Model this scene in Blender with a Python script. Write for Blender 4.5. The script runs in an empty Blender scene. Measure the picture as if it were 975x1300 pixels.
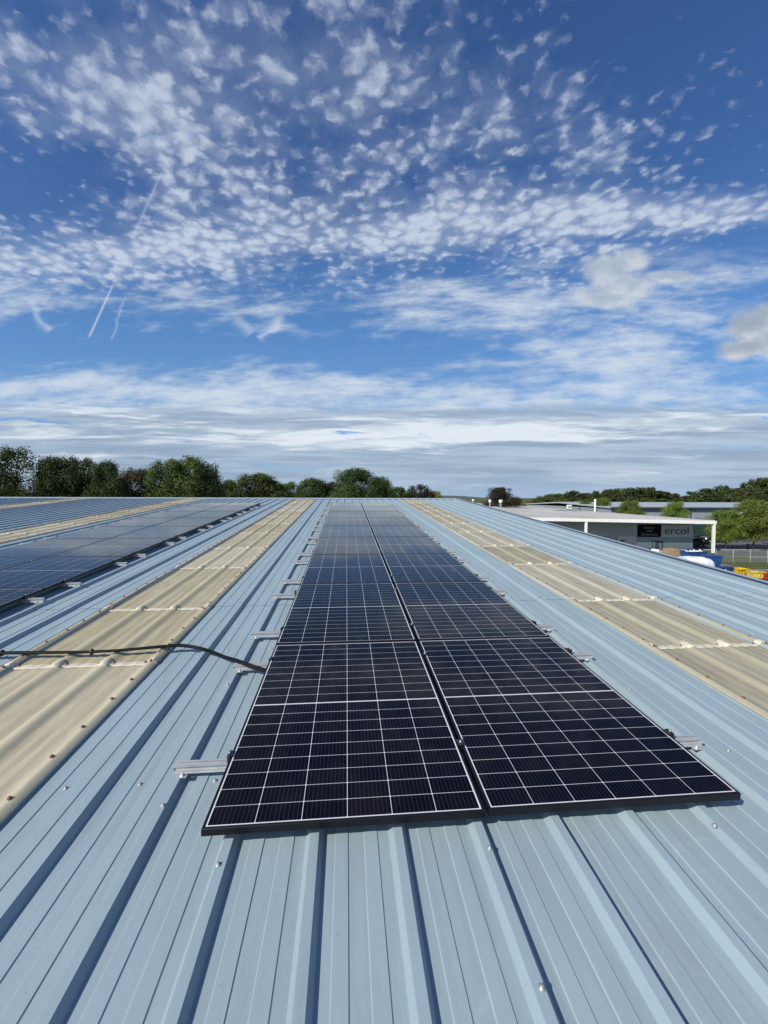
import bpy, math, random
from mathutils import Vector, Matrix
random.seed(7)
R = math.radians
scene = bpy.context.scene
col = scene.collection

# ------------------------------------------------------------------ constants
SLOPE = R(3.95)          # roof pitch
H = 6.71                 # height of the module plane at its lower edge
PSI = 0.0891             # heading of the site grid (clockwise from +Y)
CAM = Vector((0.5652, -1.6402, 8.0))
RIB_Z, PAN_Z = -0.075, -0.109
RIDGE = 19.25
SA, CA = math.sin(SLOPE), math.cos(SLOPE)

def W(lat, dep, z=0.0):
    return Vector((CAM.x + lat*math.cos(PSI) + dep*math.sin(PSI),
                   CAM.y - lat*math.sin(PSI) + dep*math.cos(PSI), z))
def roof_pt(x, y, z=0.0):
    return Vector((x, y*CA - z*SA, H + y*SA + z*CA))

# ------------------------------------------------------------------ node helper
class X:
    """a socket (or number) with operators that build math nodes"""
    def __init__(s, nt, v): s.nt, s.v = nt, v
    def _m(s, op, *a):
        n = s.nt.nodes.new('ShaderNodeMath'); n.operation = op
        for i, q in enumerate((s,) + a):
            q = q.v if isinstance(q, X) else q
            if isinstance(q, (int, float)): n.inputs[i].default_value = q
            else: s.nt.links.new(q, n.inputs[i])
        return X(s.nt, n.outputs[0])
    def __add__(s, o): return s._m('ADD', o)
    __radd__ = __add__
    def __sub__(s, o): return s._m('SUBTRACT', o)
    def __rsub__(s, o): return X(s.nt, o)._m('SUBTRACT', s)
    def __mul__(s, o): return s._m('MULTIPLY', o)
    __rmul__ = __mul__
    def __truediv__(s, o): return s._m('DIVIDE', o)
    def abs(s): return s._m('ABSOLUTE')
    def max(s, o): return s._m('MAXIMUM', o)
    def min(s, o): return s._m('MINIMUM', o)
    def frac(s): return s._m('FRACT')
    def floor(s): return s._m('FLOOR')
    def lt(s, o): return s._m('LESS_THAN', o)
    def gt(s, o): return s._m('GREATER_THAN', o)
    def pow(s, o): return s._m('POWER', o)
    def exp(s): return s._m('EXPONENT')
    def sstep(s, a, b, lo=0.0, hi=1.0):
        n = s.nt.nodes.new('ShaderNodeMapRange'); n.interpolation_type = 'SMOOTHSTEP'
        s.nt.links.new(s.v, n.inputs[0])
        for i, q in ((1, a), (2, b), (3, lo), (4, hi)): n.inputs[i].default_value = q
        return X(s.nt, n.outputs[0])
def combine(nt, a, b, c=0.0):
    n = nt.nodes.new('ShaderNodeCombineXYZ')
    for i, q in enumerate((a, b, c)):
        q = q.v if isinstance(q, X) else q
        if isinstance(q, (int, float)): n.inputs[i].default_value = q
        else: nt.links.new(q, n.inputs[i])
    return n.outputs[0]
def noise(nt, vec, scale, detail=3.0, rough=0.5, dist=0.0, dims='3D'):
    n = nt.nodes.new('ShaderNodeTexNoise'); n.noise_dimensions = dims
    nt.links.new(vec, n.inputs['Vector'])
    n.inputs['Scale'].default_value = scale; n.inputs['Detail'].default_value = detail
    n.inputs['Roughness'].default_value = rough; n.inputs['Distortion'].default_value = dist
    return X(nt, n.outputs[0])
def mixc(nt, fac, a, b):
    n = nt.nodes.new('ShaderNodeMix'); n.data_type = 'RGBA'
    f = fac.v if isinstance(fac, X) else fac
    if isinstance(f, (int, float)): n.inputs[0].default_value = f
    else: nt.links.new(f, n.inputs[0])
    for i, q in ((6, a), (7, b)):
        if isinstance(q, (tuple, list)): n.inputs[i].default_value = (*q[:3], 1)
        else: nt.links.new(q, n.inputs[i])
    return n.outputs[2]
def new_mat(name):
    m = bpy.data.materials.new(name); m.use_nodes = True
    nt = m.node_tree
    return m, nt, nt.nodes['Principled BSDF']
def objcoord(nt):
    tc = nt.nodes.new('ShaderNodeTexCoord'); return tc.outputs['Object']
def sep(nt, v):
    s = nt.nodes.new('ShaderNodeSeparateXYZ'); nt.links.new(v, s.inputs[0])
    return [X(nt, o) for o in s.outputs]
def mat(name, c, rough=0.6, metal=0.0, var=0.12, scale=3.0, c2=None, stretch=None, spec=0.5, bump=0.0):
    """surface with wear: colour wanders between c and c2 by a noise field"""
    m, nt, b = new_mat(name)
    v = objcoord(nt)
    if stretch:
        mp = nt.nodes.new('ShaderNodeMapping'); nt.links.new(v, mp.inputs[0]); mp.inputs['Scale'].default_value = stretch
        v = mp.outputs[0]
    if c2 is None: c2 = tuple(q*(1-var*2.2) for q in c)
    n = noise(nt, v, scale, 5, 0.6)
    nt.links.new(mixc(nt, n.sstep(0.3, 0.75), c, c2), b.inputs['Base Color'])
    nt.links.new((n*0.18 + (rough-0.09)).v, b.inputs['Roughness'])
    b.inputs['Metallic'].default_value = metal
    b.inputs['Specular IOR Level'].default_value = spec
    if bump:
        bp = nt.nodes.new('ShaderNodeBump'); bp.inputs['Strength'].default_value = bump; bp.inputs['Distance'].default_value = 0.01
        nt.links.new(noise(nt, v, scale*6, 3).v, bp.inputs['Height']); nt.links.new(bp.outputs[0], b.inputs['Normal'])
    return m

# ------------------------------------------------------------------ mesh helper
class MB:
    def __init__(s): s.v, s.f, s.sm = [], [], []
    def quadstrip(s, rings, closed=True, smooth=False):
        n = len(rings[0]); o = len(s.v)
        for r in rings: s.v += [tuple(p) for p in r]
        for i in range(len(rings)-1):
            for j in range(n if closed else n-1):
                a = o+i*n+j; b = o+i*n+(j+1) % n
                s.f.append((a, b, b+n, a+n)); s.sm.append(smooth)
        return o
    def face(s, pts, smooth=False):
        o = len(s.v); s.v += [tuple(p) for p in pts]; s.f.append(tuple(range(o, o+len(pts)))); s.sm.append(smooth)
    def box(s, x0, x1, y0, y1, z0, z1, taper=0.0):
        t = taper
        lo = [(x0+t, y0+t, z0), (x1-t, y0+t, z0), (x1-t, y1-t, z0), (x0+t, y1-t, z0)]
        hi = [(x0, y0, z1), (x1, y0, z1), (x1, y1, z1), (x0, y1, z1)]
        s.face(lo[::-1]); s.face(hi)
        for i in range(4):
            j = (i+1) % 4; s.face([lo[i], lo[j], hi[j], hi[i]])
        return s
    def lathe(s, prof, n=12, c=(0, 0, 0), axis='z', smooth=True):
        rings = []
        for r, h in prof:
            ring = []
            for i in range(n):
                a = 2*math.pi*i/n; p = (r*math.cos(a), r*math.sin(a), h)
                if axis == 'y': p = (p[0], -p[2], p[1])
                if axis == 'x': p = (p[2], p[0], p[1])
                ring.append((p[0]+c[0], p[1]+c[1], p[2]+c[2]))
            rings.append(ring)
        s.quadstrip(rings, True, smooth)
        s.face(rings[0][::-1]); s.face(rings[-1])
        return s
    def tube(s, pts, rad, n=8, smooth=True):
        pts = [Vector(p) for p in pts]; rings = []
        rr = rad if isinstance(rad, (list, tuple)) else [rad]*len(pts)
        up = Vector((0.13, 0.07, 1))
        for i, p in enumerate(pts):
            t = (pts[min(i+1, len(pts)-1)]-pts[max(i-1, 0)]).normalized()
            a = t.cross(up)
            if a.length < 1e-3: a = t.cross(Vector((1, 0, 0)))
            a.normalize(); b = a.cross(t)
            rings.append([p+rr[i]*(a*math.cos(q)+b*math.sin(q)) for q in [2*math.pi*k/n for k in range(n)]])
        s.quadstrip(rings, True, smooth); s.face(rings[0]); s.face(rings[-1][::-1])
        return s
    def prism(s, poly, y0, y1):
        """polygon in x,z pushed along y"""
        a = [(x, y0, z) for x, z in poly]; b = [(x, y1, z) for x, z in poly]
        s.face(a); s.face(b[::-1])
        for i in range(len(poly)):
            j = (i+1) % len(poly); s.face([a[j], a[i], b[i], b[j]])
        return s
    def mesh(s, name, m):
        me = bpy.data.meshes.new(name); me.from_pydata(s.v, [], s.f)
        me.polygons.foreach_set('use_smooth', s.sm)
        me.materials.append(m); me.update()
        return me
    def build(s, name, m, parent=None, loc=None, rot=None):
        return link(name, s.mesh(name, m), parent, loc, rot)
def link(name, me, parent=None, loc=None, rot=None):
    o = bpy.data.objects.new(name, me); col.objects.link(o)
    if parent: o.parent = parent
    if loc is not None: o.location = loc
    if rot is not None: o.rotation_euler = rot
    return o
def tag(o, label=None, cat=None, group=None, kind=None):
    if label: o['label'] = label
    if cat: o['category'] = cat
    if group: o['group'] = group
    if kind: o['kind'] = kind
    return o
def thing(name, label, cat, loc=(0, 0, 0), rot=(0, 0, 0), group=None):
    o = link(name, None, None, loc, rot); o.empty_display_size = .3
    return tag(o, label, cat, group)
def kids(o): return [c for c in col.objects if c.parent == o]
def copy_tree(o, parent=None):
    c = o.copy(); col.objects.link(c)
    if parent: c.parent = parent
    for ch in list(o.children): copy_tree(ch, c)
    return c
ORD = ['first', 'second', 'third', 'fourth', 'fifth', 'sixth', 'seventh', 'eighth', 'ninth', 'tenth', 'eleventh',
       'twelfth', 'thirteenth', 'fourteenth', 'fifteenth', 'sixteenth', 'seventeenth', 'eighteenth', 'nineteenth', 'twentieth']

# ------------------------------------------------------------------ materials
M = {}
def roof_metal(name, c, c2):
    m, nt, b = new_mat(name)
    v = objcoord(nt)
    mp = nt.nodes.new('ShaderNodeMapping'); nt.links.new(v, mp.inputs[0]); mp.inputs['Scale'].default_value = (6, .55, 1)
    streak = noise(nt, mp.outputs[0], 1.6, 5, .65)
    grime = noise(nt, v, 1.3, 6, .62)
    fine = noise(nt, v, 60, 4, .7)
    spots = noise(nt, v, 38, 2, .5).sstep(.735, .79)
    k = (streak*.55 + grime*.5 + fine*.28 - .25).sstep(.12, .78)
    cc = mixc(nt, k, c, c2)
    smear = noise(nt, mp.outputs[0], .55, 6, .7, 1.2)
    scuff = noise(nt, v, 2.7, 7, .72, 1.5)
    cc = mixc(nt, smear.sstep(.56, .74)*.30, cc, (.20, .235, .235))
    cc = mixc(nt, scuff.sstep(.60, .72)*.22, cc, (.40, .46, .47))
    px, py, pz = sep(nt, v)
    gut = pz.sstep(PAN_Z+.0005, PAN_Z+.003, 1, 0)*noise(nt, mp.outputs[0], 2.6, 4, .6).sstep(.42, .72)
    cc = mixc(nt, gut*.22, cc, (.17, .19, .18))
    cc = mixc(nt, spots*.35, cc, (.13, .14, .13))
    nt.links.new(cc, b.inputs['Base Color'])
    nt.links.new((grime*.2 + fine*.12 + .36).v, b.inputs['Roughness'])
    b.inputs['Specular IOR Level'].default_value = .4
    bp = nt.nodes.new('ShaderNodeBump'); bp.inputs['Strength'].default_value = .25; bp.inputs['Distance'].default_value = .004
    nt.links.new((noise(nt, v, 4, 3)*1.6 + fine*.08).v, bp.inputs['Height']); nt.links.new(bp.outputs[0], b.inputs['Normal'])
    return m
M['roof'] = roof_metal('roof_metal', (.288, .372, .410), (.230, .302, .336))
def grp_mat(name, c, c2, c3):
    m, nt, b = new_mat(name)
    v = objcoord(nt)
    mp = nt.nodes.new('ShaderNodeMapping'); nt.links.new(v, mp.inputs[0]); mp.inputs['Scale'].default_value = (7, .7, 1)
    streak = noise(nt, mp.outputs[0], 2.2, 6, .7)
    blot = noise(nt, v, 2.1, 6, .65)
    fine = noise(nt, v, 90, 3, .6)
    z = sep(nt, v)[2]
    low = z.sstep(PAN_Z+.002, PAN_Z+.022, 1.0, 0.0)          # dirt that has settled in the pans, not on the ribs
    k = (streak*.7+blot*.5+fine*.25-.3).sstep(.15, .75)
    cc = mixc(nt, k, c, c2)
    cc = mixc(nt, (low*streak.sstep(.3, .7)*.75), cc, c3)
    patch = noise(nt, v, .9, 7, .68, .8)
    cc = mixc(nt, patch.sstep(.52, .72)*.45, cc, tuple(q*.74 for q in c2))
    fib = noise(nt, mp.outputs[0], 26, 3, .7)
    cc = mixc(nt, fib.sstep(.55, .8)*.25, cc, c3)
    oi = nt.nodes.new('ShaderNodeObjectInfo'); hv = nt.nodes.new('ShaderNodeHueSaturation')
    nt.links.new(cc, hv.inputs['Color']); nt.links.new((X(nt, oi.outputs['Random'])*.22+.87).v, hv.inputs['Value'])
    nt.links.new((X(nt, oi.outputs['Random'])*-.25+1.08).v, hv.inputs['Saturation']); cc = hv.outputs[0]
    nt.links.new(cc, b.inputs['Base Color'])
    nt.links.new((fine*.2+.5).v, b.inputs['Roughness'])
    b.inputs['Specular IOR Level'].default_value = .3
    tr = nt.nodes.new('ShaderNodeBsdfTranslucent'); nt.links.new(cc, tr.inputs['Color'])
    mx = nt.nodes.new('ShaderNodeMixShader'); mx.inputs[0].default_value = .28
    nt.links.new(b.outputs[0], mx.inputs[1]); nt.links.new(tr.outputs[0], mx.inputs[2])
    nt.links.new(mx.outputs[0], nt.nodes['Material Output'].inputs['Surface'])
    bp = nt.nodes.new('ShaderNodeBump'); bp.inputs['Strength'].default_value = .4; bp.inputs['Distance'].default_value = .003
    nt.links.new((fine+blot).v, bp.inputs['Height']); nt.links.new(bp.outputs[0], b.inputs['Normal'])
    return m
M['grp'] = grp_mat('weathered_fibreglass', (.68, .625, .43), (.54, .48, .32), (.40, .35, .235))
M['grp_grey'] = grp_mat('greyer_fibreglass', (.58, .54, .395), (.44, .405, .285), (.32, .29, .205))  # greyer, browner variant for the right-hand rooflight strip
M['grp_lap'] = mat('fibreglass_lap', (.60, .57, .45), .6, c2=(.46, .42, .31), scale=9)
M['ridge'] = mat('ridge_metal', (.33, .42, .48), .4, var=.08, scale=4)
M['navy'] = mat('navy_strip', (.012, .018, .045), .45, var=.1, scale=4)
M['clad'] = mat('wall_cladding', (.22, .28, .33), .5, var=.08, scale=2)
M['alu'] = mat('aluminium', (.50, .515, .53), .42, metal=.35, var=.06, scale=14)
M['steel'] = mat('galvanised_screw', (.40, .40, .38), .5, metal=.5, var=.15, scale=60)
M['redcap'] = mat('rusty_red_cap', (.22, .06, .035), .6, c2=(.13, .04, .03), scale=60)
M['blackframe'] = mat('black_anodised', (.0045, .0045, .0065), .42, var=.15, scale=8, spec=.35)
M['blackclamp'] = mat('black_clamp', (.02, .02, .022), .45, var=.15, scale=30)
M['rubber'] = mat('black_rubber', (.005, .005, .0055), .55, var=.2, scale=20, spec=.15)
M['back'] = mat('white_backsheet', (.55, .55, .55), .6, var=.05)

W_, L_, GAP = 1.134, 1.722, 0.02
def glass_mat():
    m, nt, b = new_mat('solar_cells_under_glass')
    v = objcoord(nt); x, y, z = sep(nt, v)
    mx, my, mid = .0168, .0172, .0040
    cw = (W_-2*mx)/6; ch = (L_/2-my-mid)/9
    fx = (x-mx)/cw; yy = ((y-L_/2).abs()-mid)
    fy = yy/ch
    dx = (0.5-((fx.frac()-.5).abs()))*cw
    dy = (0.5-((fy.frac()-.5).abs()))*ch
    out = (fx.lt(0)).max(fx.gt(6)).max(fy.lt(0)).max(fy.gt(9))
    line = dx.lt(.0012).max(dy.lt(.0010)).max((dx+dy).lt(.0052)).max(out)
    bus = (0.5-((fx*10).frac()-.5).abs()).lt(.03)
    fing = ((y*210).frac()-.5).abs().lt(.1)
    wn = nt.nodes.new('ShaderNodeTexWhiteNoise'); wn.noise_dimensions = '3D'
    oi = nt.nodes.new('ShaderNodeObjectInfo')
    nt.links.new(combine(nt, fx.floor(), (y/ch).floor(), X(nt, oi.outputs['Random'])*37), wn.inputs['Vector'])
    cell = mixc(nt, X(nt, wn.outputs['Value']), (.0020, .0026, .0062), (.0045, .0040, .0085))
    cell = mixc(nt, bus*.55, cell, (.075, .085, .11))
    cc = mixc(nt, line, cell, (.60, .60, .62))
    dust = noise(nt, v, 7, 5, .65)
    cc = mixc(nt, dust.sstep(.45, .85)*.004, cc, (.5, .47, .4))
    nt.links.new(cc, b.inputs['Base Color'])
    nt.links.new((dust*.03+.04).v, b.inputs['Roughness'])
    b.inputs['IOR'].default_value = 1.20
    b.inputs['Specular IOR Level'].default_value = .5
    return m
M['cells'] = glass_mat()

# ------------------------------------------------------------------ the warehouse roof under the camera
def rib_x(k):
    return .097 + .339*k - (.05 if k == -7 else .1 if k <= -8 else 0)
SK = [(-36, -33), (-21, -18), (-6, -3), (9, 12)]       # rooflight strips, between these ribs
K0, K1 = -66, 17
def profile(ka, kb, dz=0.0, soft=False, end_lip=True):
    """cross-section of ribbed sheet from rib ka to rib kb"""
    P = []
    tp, bs = .0175, .037
    sh = .0042
    for k in range(ka, kb+1):
        x = rib_x(k)
        if soft and ka < k < kb: tp, bs = .016, .062
        else: tp, bs = .0175, .037
        if k > ka: P += [(x-bs, PAN_Z+dz), (x-tp, RIB_Z+dz)]
        else: P += [(x-bs-.004, RIB_Z-.022+dz), (x-tp, RIB_Z+dz)]
        if soft and ka < k < kb:
            P[-1] = (x-.050, PAN_Z+.0055+dz); P += [(x-.035, PAN_Z+.016+dz), (x-.018, PAN_Z+.0245+dz), (x, PAN_Z+.027+dz), (x+.018, PAN_Z+.0245+dz), (x+.035, PAN_Z+.016+dz), (x+.050, PAN_Z+.0055+dz)]
            P[-8] = (x-.068, PAN_Z+dz); P.append((x+.068, PAN_Z+dz))
        if k < kb and soft and ka < k:
            pass
        elif k < kb:
            P += [(x+tp, RIB_Z+dz), (x+bs, PAN_Z+dz)]
        if k < kb:
            pw = rib_x(k+1)-x
            for f in ((.081, .138), (.198, .258)) if not soft else ((.095, .160), (.185, .245)):
                a, b = f[0]*pw/.339, f[1]*pw/.339
                w = .004 if not soft else .022
                hh = sh if not soft else .0035
                P += [(x+a, PAN_Z+dz), (x+a+w, PAN_Z+hh+dz), (x+b-w, PAN_Z+hh+dz), (x+b, PAN_Z+dz)]
        else: P += [(x+tp, RIB_Z+dz), (x+bs+.004, RIB_Z-.022+dz)]
    return P
def sheet(P, y0, y1, name, m, parent, tilt=0.0, ny=1):
    mb = MB(); rings = []
    for i in range(ny+1):
        t = i/ny
        rings.append([(x, y0+(y1-y0)*t, z+tilt*(1-t)) for x, z in P])
    mb.quadstrip(rings, False)
    # turned edge at the lower end so the sheet has a thickness
    mb.quadstrip([[(x, y0, z+tilt) for x, z in P], [(x, y0, z+tilt-.0018) for x, z in P]], False)
    mb.f = [f[::-1] for f in mb.f]
    mb.sm = [m in (M['grp'], M['grp_grey'])]*len(mb.f)
    return mb.build(name, m, parent)

wh = thing('warehouse', 'large warehouse with a blue-grey ribbed metal roof and cream rooflight strips under the solar panels', 'building')
near = thing  # (kept simple: roof parts carry the roof's own tilt)
def roof_part(o):
    o.location = (0, 0, H); o.rotation_euler = (SLOPE, 0, 0); return o
edges = [K0] + [k for s in SK for k in s] + [K1]
sheets = []
for i in range(0, len(edges), 2):
    ka, kb = edges[i], edges[i+1]
    for (y0, y1, dz) in ((-9.0, 3.16, 0.0), (3.02, 19.1, .0035)):
        sheets.append(roof_part(sheet(profile(ka, kb, dz), y0, y1, 'roof_sheet', M['roof'], wh, .0012)))
far = sheet(profile(K0, K1), -9, 19.1, 'roof_sheet', M['roof'], wh)
far.location = (0, 2*RIDGE*CA, H); far.rotation_euler = (SLOPE, 0, math.pi); far.location.x = rib_x(K0)+rib_x(K1)

# rooflights: one sheet after another up the slope
LAPS = [-9.0, -5.2, -1.35, .42-.03+.0, 1.66, 2.93, 4.78, 6.35, 8.2, 9.8, 11.5, 13.2, 14.9, 16.6, 19.1]
LAPS = [-9.0, -5.2, -1.9, 1.66, 2.93, 4.78, 6.35, 8.2, 9.8, 11.5, 13.2, 14.9, 16.6, 19.1]
def screw_mesh(m):
    mb = MB()
    mb.lathe([(.011, 0), (.011, .002), (.008, .004), (.006, .0045), (.0058, .0085), (.004, .010)], 10)
    return mb.mesh('screw', m)
me_steel, me_red = screw_mesh(M['steel']), screw_mesh(M['redcap'])
cands = []
for (ka, kb) in SK:
    for i in range(len(LAPS)-1):
        y0, y1 = LAPS[i], LAPS[i+1]
        g = sheet(profile(ka, kb, .0035, True), y0, y1+.09, 'rooflight', M['grp_grey' if ka == 9 else 'grp'], wh, .006)
        roof_part(g)
        P = profile(ka, kb, .0035, True)
        if y0 > -5:
            lp = MB(); P2 = [(x, z+.0095) for x, z in P if x > rib_x(ka)-.03]
            lp.quadstrip([[(x, y0-.018, z-.006) for x, z in P2], [(x, y0-.010, z) for x, z in P2], [(x, y0+.034, z) for x, z in P2], [(x, y0+.044, z-.006) for x, z in P2]], False)
            for k in range(ka+1, kb):                      # raised caps where the lap crosses a rib
                x = rib_x(k)
                ring = lambda y, s: [(x-.040*s, y, RIB_Z-.018), (x-.026*s, y, RIB_Z+.002+.005*s), (x, y, RIB_Z+.007+.006*s), (x+.026*s, y, RIB_Z+.002+.005*s), (x+.040*s, y, RIB_Z-.018)]
                lp.quadstrip([[(q[0], y0-.045, RIB_Z-.02) for q in ring(0, .8)], ring(y0-.04, .85), ring(y0-.01, 1.0), ring(y0+.035, 1.0), ring(y0+.06, .8)], False, True)
            lp.build('lap_strip', M['grp_lap'], g)
        y = y0+.12
        while y < y1-.03:
            for k in (ka, kb):
                cands.append((me_red, g, (rib_x(k)+random.uniform(-.004, .004), y+random.uniform(-.02, .02), RIB_Z+.009)))
            y += .262
        if y0 > -5:
            for k in range(ka, kb):
                for f in (.16, .84):
                    cands.append((me_red, g, (rib_x(k)+f*(rib_x(k+1)-rib_x(k)), y0+.022, PAN_Z+.016)))
def strip_of(x, y):
    for i in range(0, len(edges), 2):
        if rib_x(edges[i]) <= x <= rib_x(edges[i+1]): return sheets[i + (1 if y > 3.05 else 0)]
for yp in (-1.35, .41, 1.90, 3.09, 4.7, 6.3, 7.9, 9.5, 11.1, 12.7, 14.3, 15.9, 17.5):
    for k in range(-32, 18):
        if any(a <= k < b for a, b in SK): continue
        x = rib_x(k)+.5*(rib_x(k+1)-rib_x(k)) + random.uniform(-.01, .01)
        if 0 < x < 2.27 and 0 < yp < 15.6: continue
        if rib_x(-23) < x < rib_x(-8) and 0 < yp < 15.6: continue
        cands.append((me_steel, strip_of(x, yp), (x, yp+random.uniform(-.015, .015), PAN_Z+.0005)))
for x, y in ((.088, -.082), (1.124, -.095), (1.122, -.54), (2.1, -.069), (2.48, 1.0), (2.48, 3.3), (-.235, .22), (-.242, 1.25)):
    cands.append((me_steel, strip_of(x, y), (x, y, RIB_Z)))
camr = Vector((.565, -1.5475, 1.4))
def vis(p):
    d = Vector(p)-camr; a = math.atan2(d.x, d.y)-PSI
    return d.length if (d.y > .6 and abs(a) < .78) else 1e3+d.length
cands.sort(key=lambda c: vis(c[2]))
for me, par, p in cands[:98]:
    link('screw', me, par, p, (0, 0, random.uniform(0, 1)))
rest = [MB(), MB()]
for me, par, p in cands[98:]:
    if vis(p) > 1e3: continue
    rest[0 if me is me_steel else 1].lathe([(.0125, 0), (.0125, .003), (.0068, .0045), (.006, .0105)], 6, p)
for r_, m in zip(rest, (M['steel'], M['redcap'])):
    tag(roof_part(r_.build('screw', m, wh)), kind='stuff')

# ridge cap, verge strips, walls
mb = MB()
xa, xb = rib_x(K0)-.05, rib_x(K1)+.37
for s in (0,):
    mb.quadstrip([[(xa, 18.93, RIB_Z-.012), (xb, 18.93, RIB_Z-.012)], [(xa, 18.93, RIB_Z+.006), (xb, 18.93, RIB_Z+.006)],
                  [(xa, RIDGE-.06, RIB_Z+.010), (xb, RIDGE-.06, RIB_Z+.010)], [(xa, RIDGE, RIB_Z+.022), (xb, RIDGE, RIB_Z+.022)]], False)
    z2 = lambda y, z: (RIDGE+(y-RIDGE)*math.cos(2*SLOPE), z-(y-RIDGE)*math.sin(2*SLOPE))
    mb.quadstrip([[(x, *z2(RIDGE, RIB_Z+.022)) for x in (xa, xb)], [(x, *z2(RIDGE+.32, RIB_Z+.006)) for x in (xa, xb)], [(x, *z2(RIDGE+.32, RIB_Z-.012)) for x in (xa, xb)]], False)
roof_part(mb.build('ridge_cap', M['ridge'], wh))
xv = rib_x(K1)
mb = MB(); P = [(xv-.016, RIB_Z+.004), (xv+.200, RIB_Z+.004), (xv+.200, RIB_Z-.20)]
mb.quadstrip([[(x, -9.02, z) for x, z in P], [(x, RIDGE, z) for x, z in P]], False); mb.f = [f[::-1] for f in mb.f]
roof_part(mb.build('verge_flashing', M['roof'], wh))
mb = MB(); mb.box(xv+.203, xv+.262, -9.05, RIDGE, RIB_Z-.34, RIB_Z+.014)  # thin dark strip between the verge flashing and the barge board
roof_part(mb.build('verge_strip', M['navy'], wh))
mb = MB(); mb.box(xv+.265, xv+.345, -9.05, RIDGE, RIB_Z-.30, RIB_Z+.018)
roof_part(mb.build('barge_board', M['roof'], wh))
yr = RIDGE*CA
mb = MB()
for (xw0, xw1) in ((xv-.15, xv+.04), (rib_x(K0), rib_x(K0)+.2)):
    z0 = H-8.9*SA-.16; zr = H+RIDGE*SA-.16
    pl = [(-8.8*CA, 0), (2*yr+8.8*CA, 0), (2*yr+8.8*CA, z0), (yr, zr), (-8.8*CA, z0)]
    a = [(xw0, y, z) for y, z in pl]; b = [(xw1, y, z) for y, z in pl]
    mb.face(a); mb.face(b[::-1])
    for i in range(5):
        j = (i+1) % 5; mb.face([a[j], a[i], b[i], b[j]])
mb.box(rib_x(K0)+.21, xv-.16, -8.8*CA, -8.8*CA+.2, 0, H-8.9*SA-.17)
mb.box(rib_x(K0)+.21, xv-.16, 2*yr+8.8*CA-.2, 2*yr+8.8*CA, 0, H-8.9*SA-.17)
mb.build('wall', M['clad'], wh)

# ------------------------------------------------------------------ solar panels
fr = MB(); t, rim = .030, .011
o = [(0, 0), (W_, 0), (W_, L_), (0, L_)]; i_ = [(rim, rim), (W_-rim, rim), (W_-rim, L_-rim), (rim, L_-rim)]
ch_ = .0015
oc = [(ch_, ch_), (W_-ch_, ch_), (W_-ch_, L_-ch_), (ch_, L_-ch_)]
rings = [[(x, y, -t) for x, y in o], [(x, y, -ch_) for x, y in o], [(x, y, 0) for x, y in oc], [(x, y, 0) for x, y in i_], [(x, y, -t) for x, y in i_]]
fr.quadstrip(rings)
gl = MB(); gl.face([(x, y, -.0018) for x, y in i_])
bk = MB(); bk.face([(x, y, -.0075) for x, y in i_][::-1])
me_fr, me_gl, me_bk = fr.mesh('frame', M['blackframe']), gl.mesh('glass', M['cells']), bk.mesh('backsheet', M['back'])
proto = thing('solar_module', '-', 'solar panel')
link('frame', me_fr, proto); link('glass', me_gl, proto); link('backsheet', me_bk, proto)
AX = {'right': 0.0, 'left': -5.185}
first = True
for arr in ('right', 'left'):
    where = 'central array' if arr == 'right' else 'farther array on the left'
    for c in (0, 1):
        for r_ in range(9):
            p = proto if first else copy_tree(proto); first = False
            x = AX[arr]+c*(W_+GAP); y = r_*(L_+GAP)
            p.location = roof_pt(x+random.uniform(-.0015, .0015), y+(0 if c == 0 else .004), random.uniform(-.0008, .0008))
            p.rotation_euler = (SLOPE, 0, random.uniform(-.0006, .0006))
            rowname = 'frontmost' if r_ == 0 else 'rearmost' if r_ == 8 else ORD[r_]+' from the front'
            tag(p, f'solar panel, {("left","right")[c]} column of the {where}, {rowname}', 'solar panel', 'solar panels on the warehouse roof')

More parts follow.
